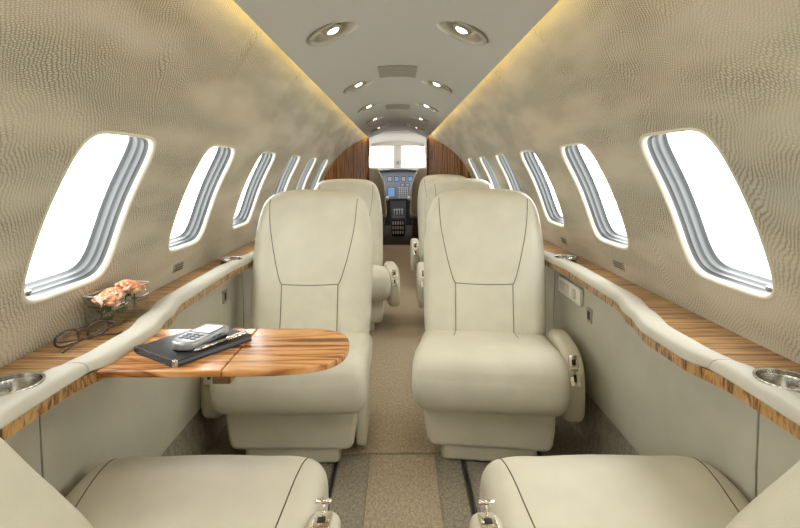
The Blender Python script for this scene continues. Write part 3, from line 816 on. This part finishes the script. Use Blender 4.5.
# ------------------------------------------------------------------ cockpit
bm = newbm(); box(bm, -.75, .75, Y1, 9.2, -.04, .0); tagp(obj('floor_cockpit', bm, 'carpet_dark', smooth=False), kind='structure')
for side, nm in ((-1, 'left'), (1, 'right')):
    bm = newbm()
    def cw(y0, y1, z0, z1):
        T = lambda y: (y - Y1) / 2.5 * .16
        def X(z, y): return (.76 if z < 1.15 else .76 - (z - 1.15) / .40 * .30) - T(y)
        rg = []
        for y in (y0, y1):
            zs = [z0 + (z1 - z0) * k / 6 for k in range(7)]
            rg.append([(side * X(z, y), y, z) for z in zs] + [(side * (X(z, y) + .03), y, z) for z in zs[::-1]])
        loft(bm, rg)
    cw(Y1, 9.2, 0, .98); cw(Y1, 9.2, 1.32, 1.55); cw(Y1, 7.15, .98, 1.32); cw(7.68, 7.76, .98, 1.32); cw(8.30, 9.2, .98, 1.32)
    o = obj('wall_cockpit_' + nm, bm, 'cockpit_liner', smooth=False); tagp(o, kind='structure')
bm = newbm(); loft(bm, [[(x, y, H + .455 + .05 * (1 - (x / .47) ** 2) - t) for x in [-.47 + .94 * j / 16 for j in range(17)]] + [(x, y, H + .52 + .05 * (1 - (x / .47) ** 2) - t) for x in [.47 - .94 * j / 16 for j in range(17)]] for y, t in ((Y1 - .01, .005), (7.6, .02), (8.45, .05))])
o = obj('ceiling_cockpit', bm, 'cockpit_liner'); flat_sharp(o); tagp(o, kind='structure')
# windshield frame with two panes
e = empty('window_21', (0, 8.5, H)); tagp(e, kind='structure')
bm = newbm(); box(bm, -.56, .56, -.03, .03, -.14, .02); box(bm, -.60, .60, -.03, .03, .37, .54); box(bm, -.075, .065, -.04, .03, .02, .37)
box(bm, -.60, -.49, -.03, .03, .0, .5); box(bm, .46, .60, -.03, .03, .0, .5)
obj('window_frame', bm, 'cockpit_liner', e, bevel=.012)
for x0, x1 in ((-.49, -.075), (.065, .46)):
    bm = newbm(); box(bm, x0, x1, 0, .006, .02, .37); obj('window_pane', bm, 'glass', e, smooth=False)
bm = newbm(); box(bm, -.025, .02, -.07, -.04, .06, .12); obj('compass', bm, 'cockpit_grey', e, bevel=.004)
bm = newbm(); box(bm, -.9, .9, 9.0, 9.2, 0, H - .14); box(bm, -.9, -.585, 8.5, 8.54, 0, H + .5); box(bm, .585, .9, 8.5, 8.54, 0, H + .5); tagp(obj('wall_nose', bm, 'cockpit_dark', smooth=False), kind='structure')
# instrument panel
e = empty('instrument_panel', (0, 8.25, 0), label='grey cockpit instrument panel with glowing displays under the windshield', cat='instrument panel')
bm = newbm(); pad(bm, rrect(.50, .24, .05), .03, .01, lambda u, v, t: Vector((u, -t + .0, H - .27 + v)), 3); obj('panel', bm, 'cockpit_grey', e)
bm = newbm(); loft(bm, [[(x, y, H - .02 - .05 * (x / .5) ** 2 + dz) for x in [-.52 + 1.04 * j / 12 for j in range(13)] for dz in (0,)] + [(x, y, H - .05 - .05 * (x / .5) ** 2) for x in [.52 - 1.04 * j / 12 for j in range(13)]] for y, dz in ((-.12, 0), (.25, .02))])
obj('glareshield', bm, 'cockpit_dark', e)
def disp(x0, x1, z0, z1, m, nm='display', y=-.036):
    bm = newbm(); box(bm, x0 - .008, x1 + .008, y, y + .01, H + z0 - .008, H + z1 + .008); b_ = obj('bezel', bm, 'cockpit_dark', e, bevel=.002)
    bm = newbm(); box(bm, x0, x1, y - .003, y, H + z0, H + z1); obj(nm, bm, m, b_, smooth=False)
disp(-.170, -.105, -.215, -.145, 'screen_white'); disp(-.055, .01, -.215, -.145, 'screen_blue'); disp(.06, .12, -.215, -.145, 'screen_white')
disp(.17, .235, -.215, -.145, 'screen_blue'); disp(-.165, -.055, -.47, -.32, 'screen_blue')
bm = newbm()
for i in range(5):
    for j in range(6):
        lathe(bm, [(.009, 0), (.008, .012), (.001, .013)], 10, Matrix.Translation((.02 + i * .033, -.036, H - .49 + j * .034)) @ Matrix.Rotation(R(90), 4, 'X'))
o = obj('knob_row', bm, 'knob', e); o['kind'] = 'stuff'
for x0 in (.05, .13):
    disp(x0, x0 + .05, -.30, -.262, 'screen_white')
# pedestal
e = empty('control_pedestal', (0, 7.85, 0), label='centre control pedestal with throttle levers between the cockpit seats', cat='pedestal')
bm = newbm(); loft(bm, [[(x, y, 0), (x, y, z), (-x, y, z), (-x, y, 0)] for x, y, z in ((.10, -.28, .20), (.10, -.24, .27), (.11, .20, .36), (.13, .34, .50))]); o = obj('pedestal_body', bm, 'cockpit_dark', e, bevel=.01)
bm = newbm()
for k in range(4):
    x = -.06 + .04 * k; tube(bm, [(x, -.08, .29), (x, -.12, .38)], .006, 8); lathe(bm, [(.001, -.012), (.014, -.006), (.014, .008), (.001, .012)], 12, Matrix.Translation((x, -.12, .385)))
obj('throttle_lever', bm, 'knob', e)
bm = newbm()
for i in range(5):
    for j in range(3): box(bm, -.09 + i * .037, -.066 + i * .037, -.278 + j * .0, -.27 + j * .0, .03 + j * .07, .08 + j * .07, Matrix.Translation((0, -.008, 0)))
obj('radio_panel', bm, 'knob', e, bevel=.002)
# cockpit seats, seen from behind
def cockpit_seat():
    e = empty('cockpit_seat')
    ol = smooth_poly([(.19, 0), (.195, .25), (.185, .42), (.165, .50), (.12, .60), (.085, .655), (0, .67), (-.085, .655), (-.12, .60), (-.165, .50), (-.185, .42), (-.195, .25), (-.19, 0), (0, -.01)], 5)
    bm = newbm(); pad(bm, [(p.x, p.y) for p in ol], .05, .03, lambda u, v, t: Vector((u, -.18 - t - .12 * v, .36 + v)), 5, 3); bk = obj('backrest', bm, 'tan', e)
    bm = newbm(); P = [Vector((p.x * 1.005, -.235 - .12 * p.y, .36 + p.y * 1.003)) for p in inset(ol, .012)]; tube(bm, P + [P[0]], .006, 6); obj('piping', bm, 'leather', bk)
    bm = newbm(); pad(bm, rrect(.20, .22, .05), .06, .03, lambda u, v, t: Vector((u, v + .02, .36 + t)), 4); obj('seat_cushion', bm, 'tan', e)
    bm = newbm(); pad(bm, rrect(.17, .19, .02), .15, .01, lambda u, v, t: Vector((u, v, .15 + t)), 3); obj('base', bm, 'brown', e)
    for s in (-1, 1):
        bm = newbm(); tube(bm, [(s * .215, -.22, .58), (s * .215, -.2, .58), (s * .215, .08, .585), (s * .215, .10, .58)], [.01, .025, .025, .01], 10); obj('armrest', bm, 'tan', e)
    return e
c1 = cockpit_seat(); c1.location = (-.375, 7.42, 0); tagp(c1, 'tan left pilot seat seen from behind through the cockpit doorway', 'seat', 'pilot seats')
c2 = copy_tree(c1); c2.location = (.375, 7.42, 0); tagp(c2, 'tan right pilot seat seen from behind through the cockpit doorway', 'seat', 'pilot seats')
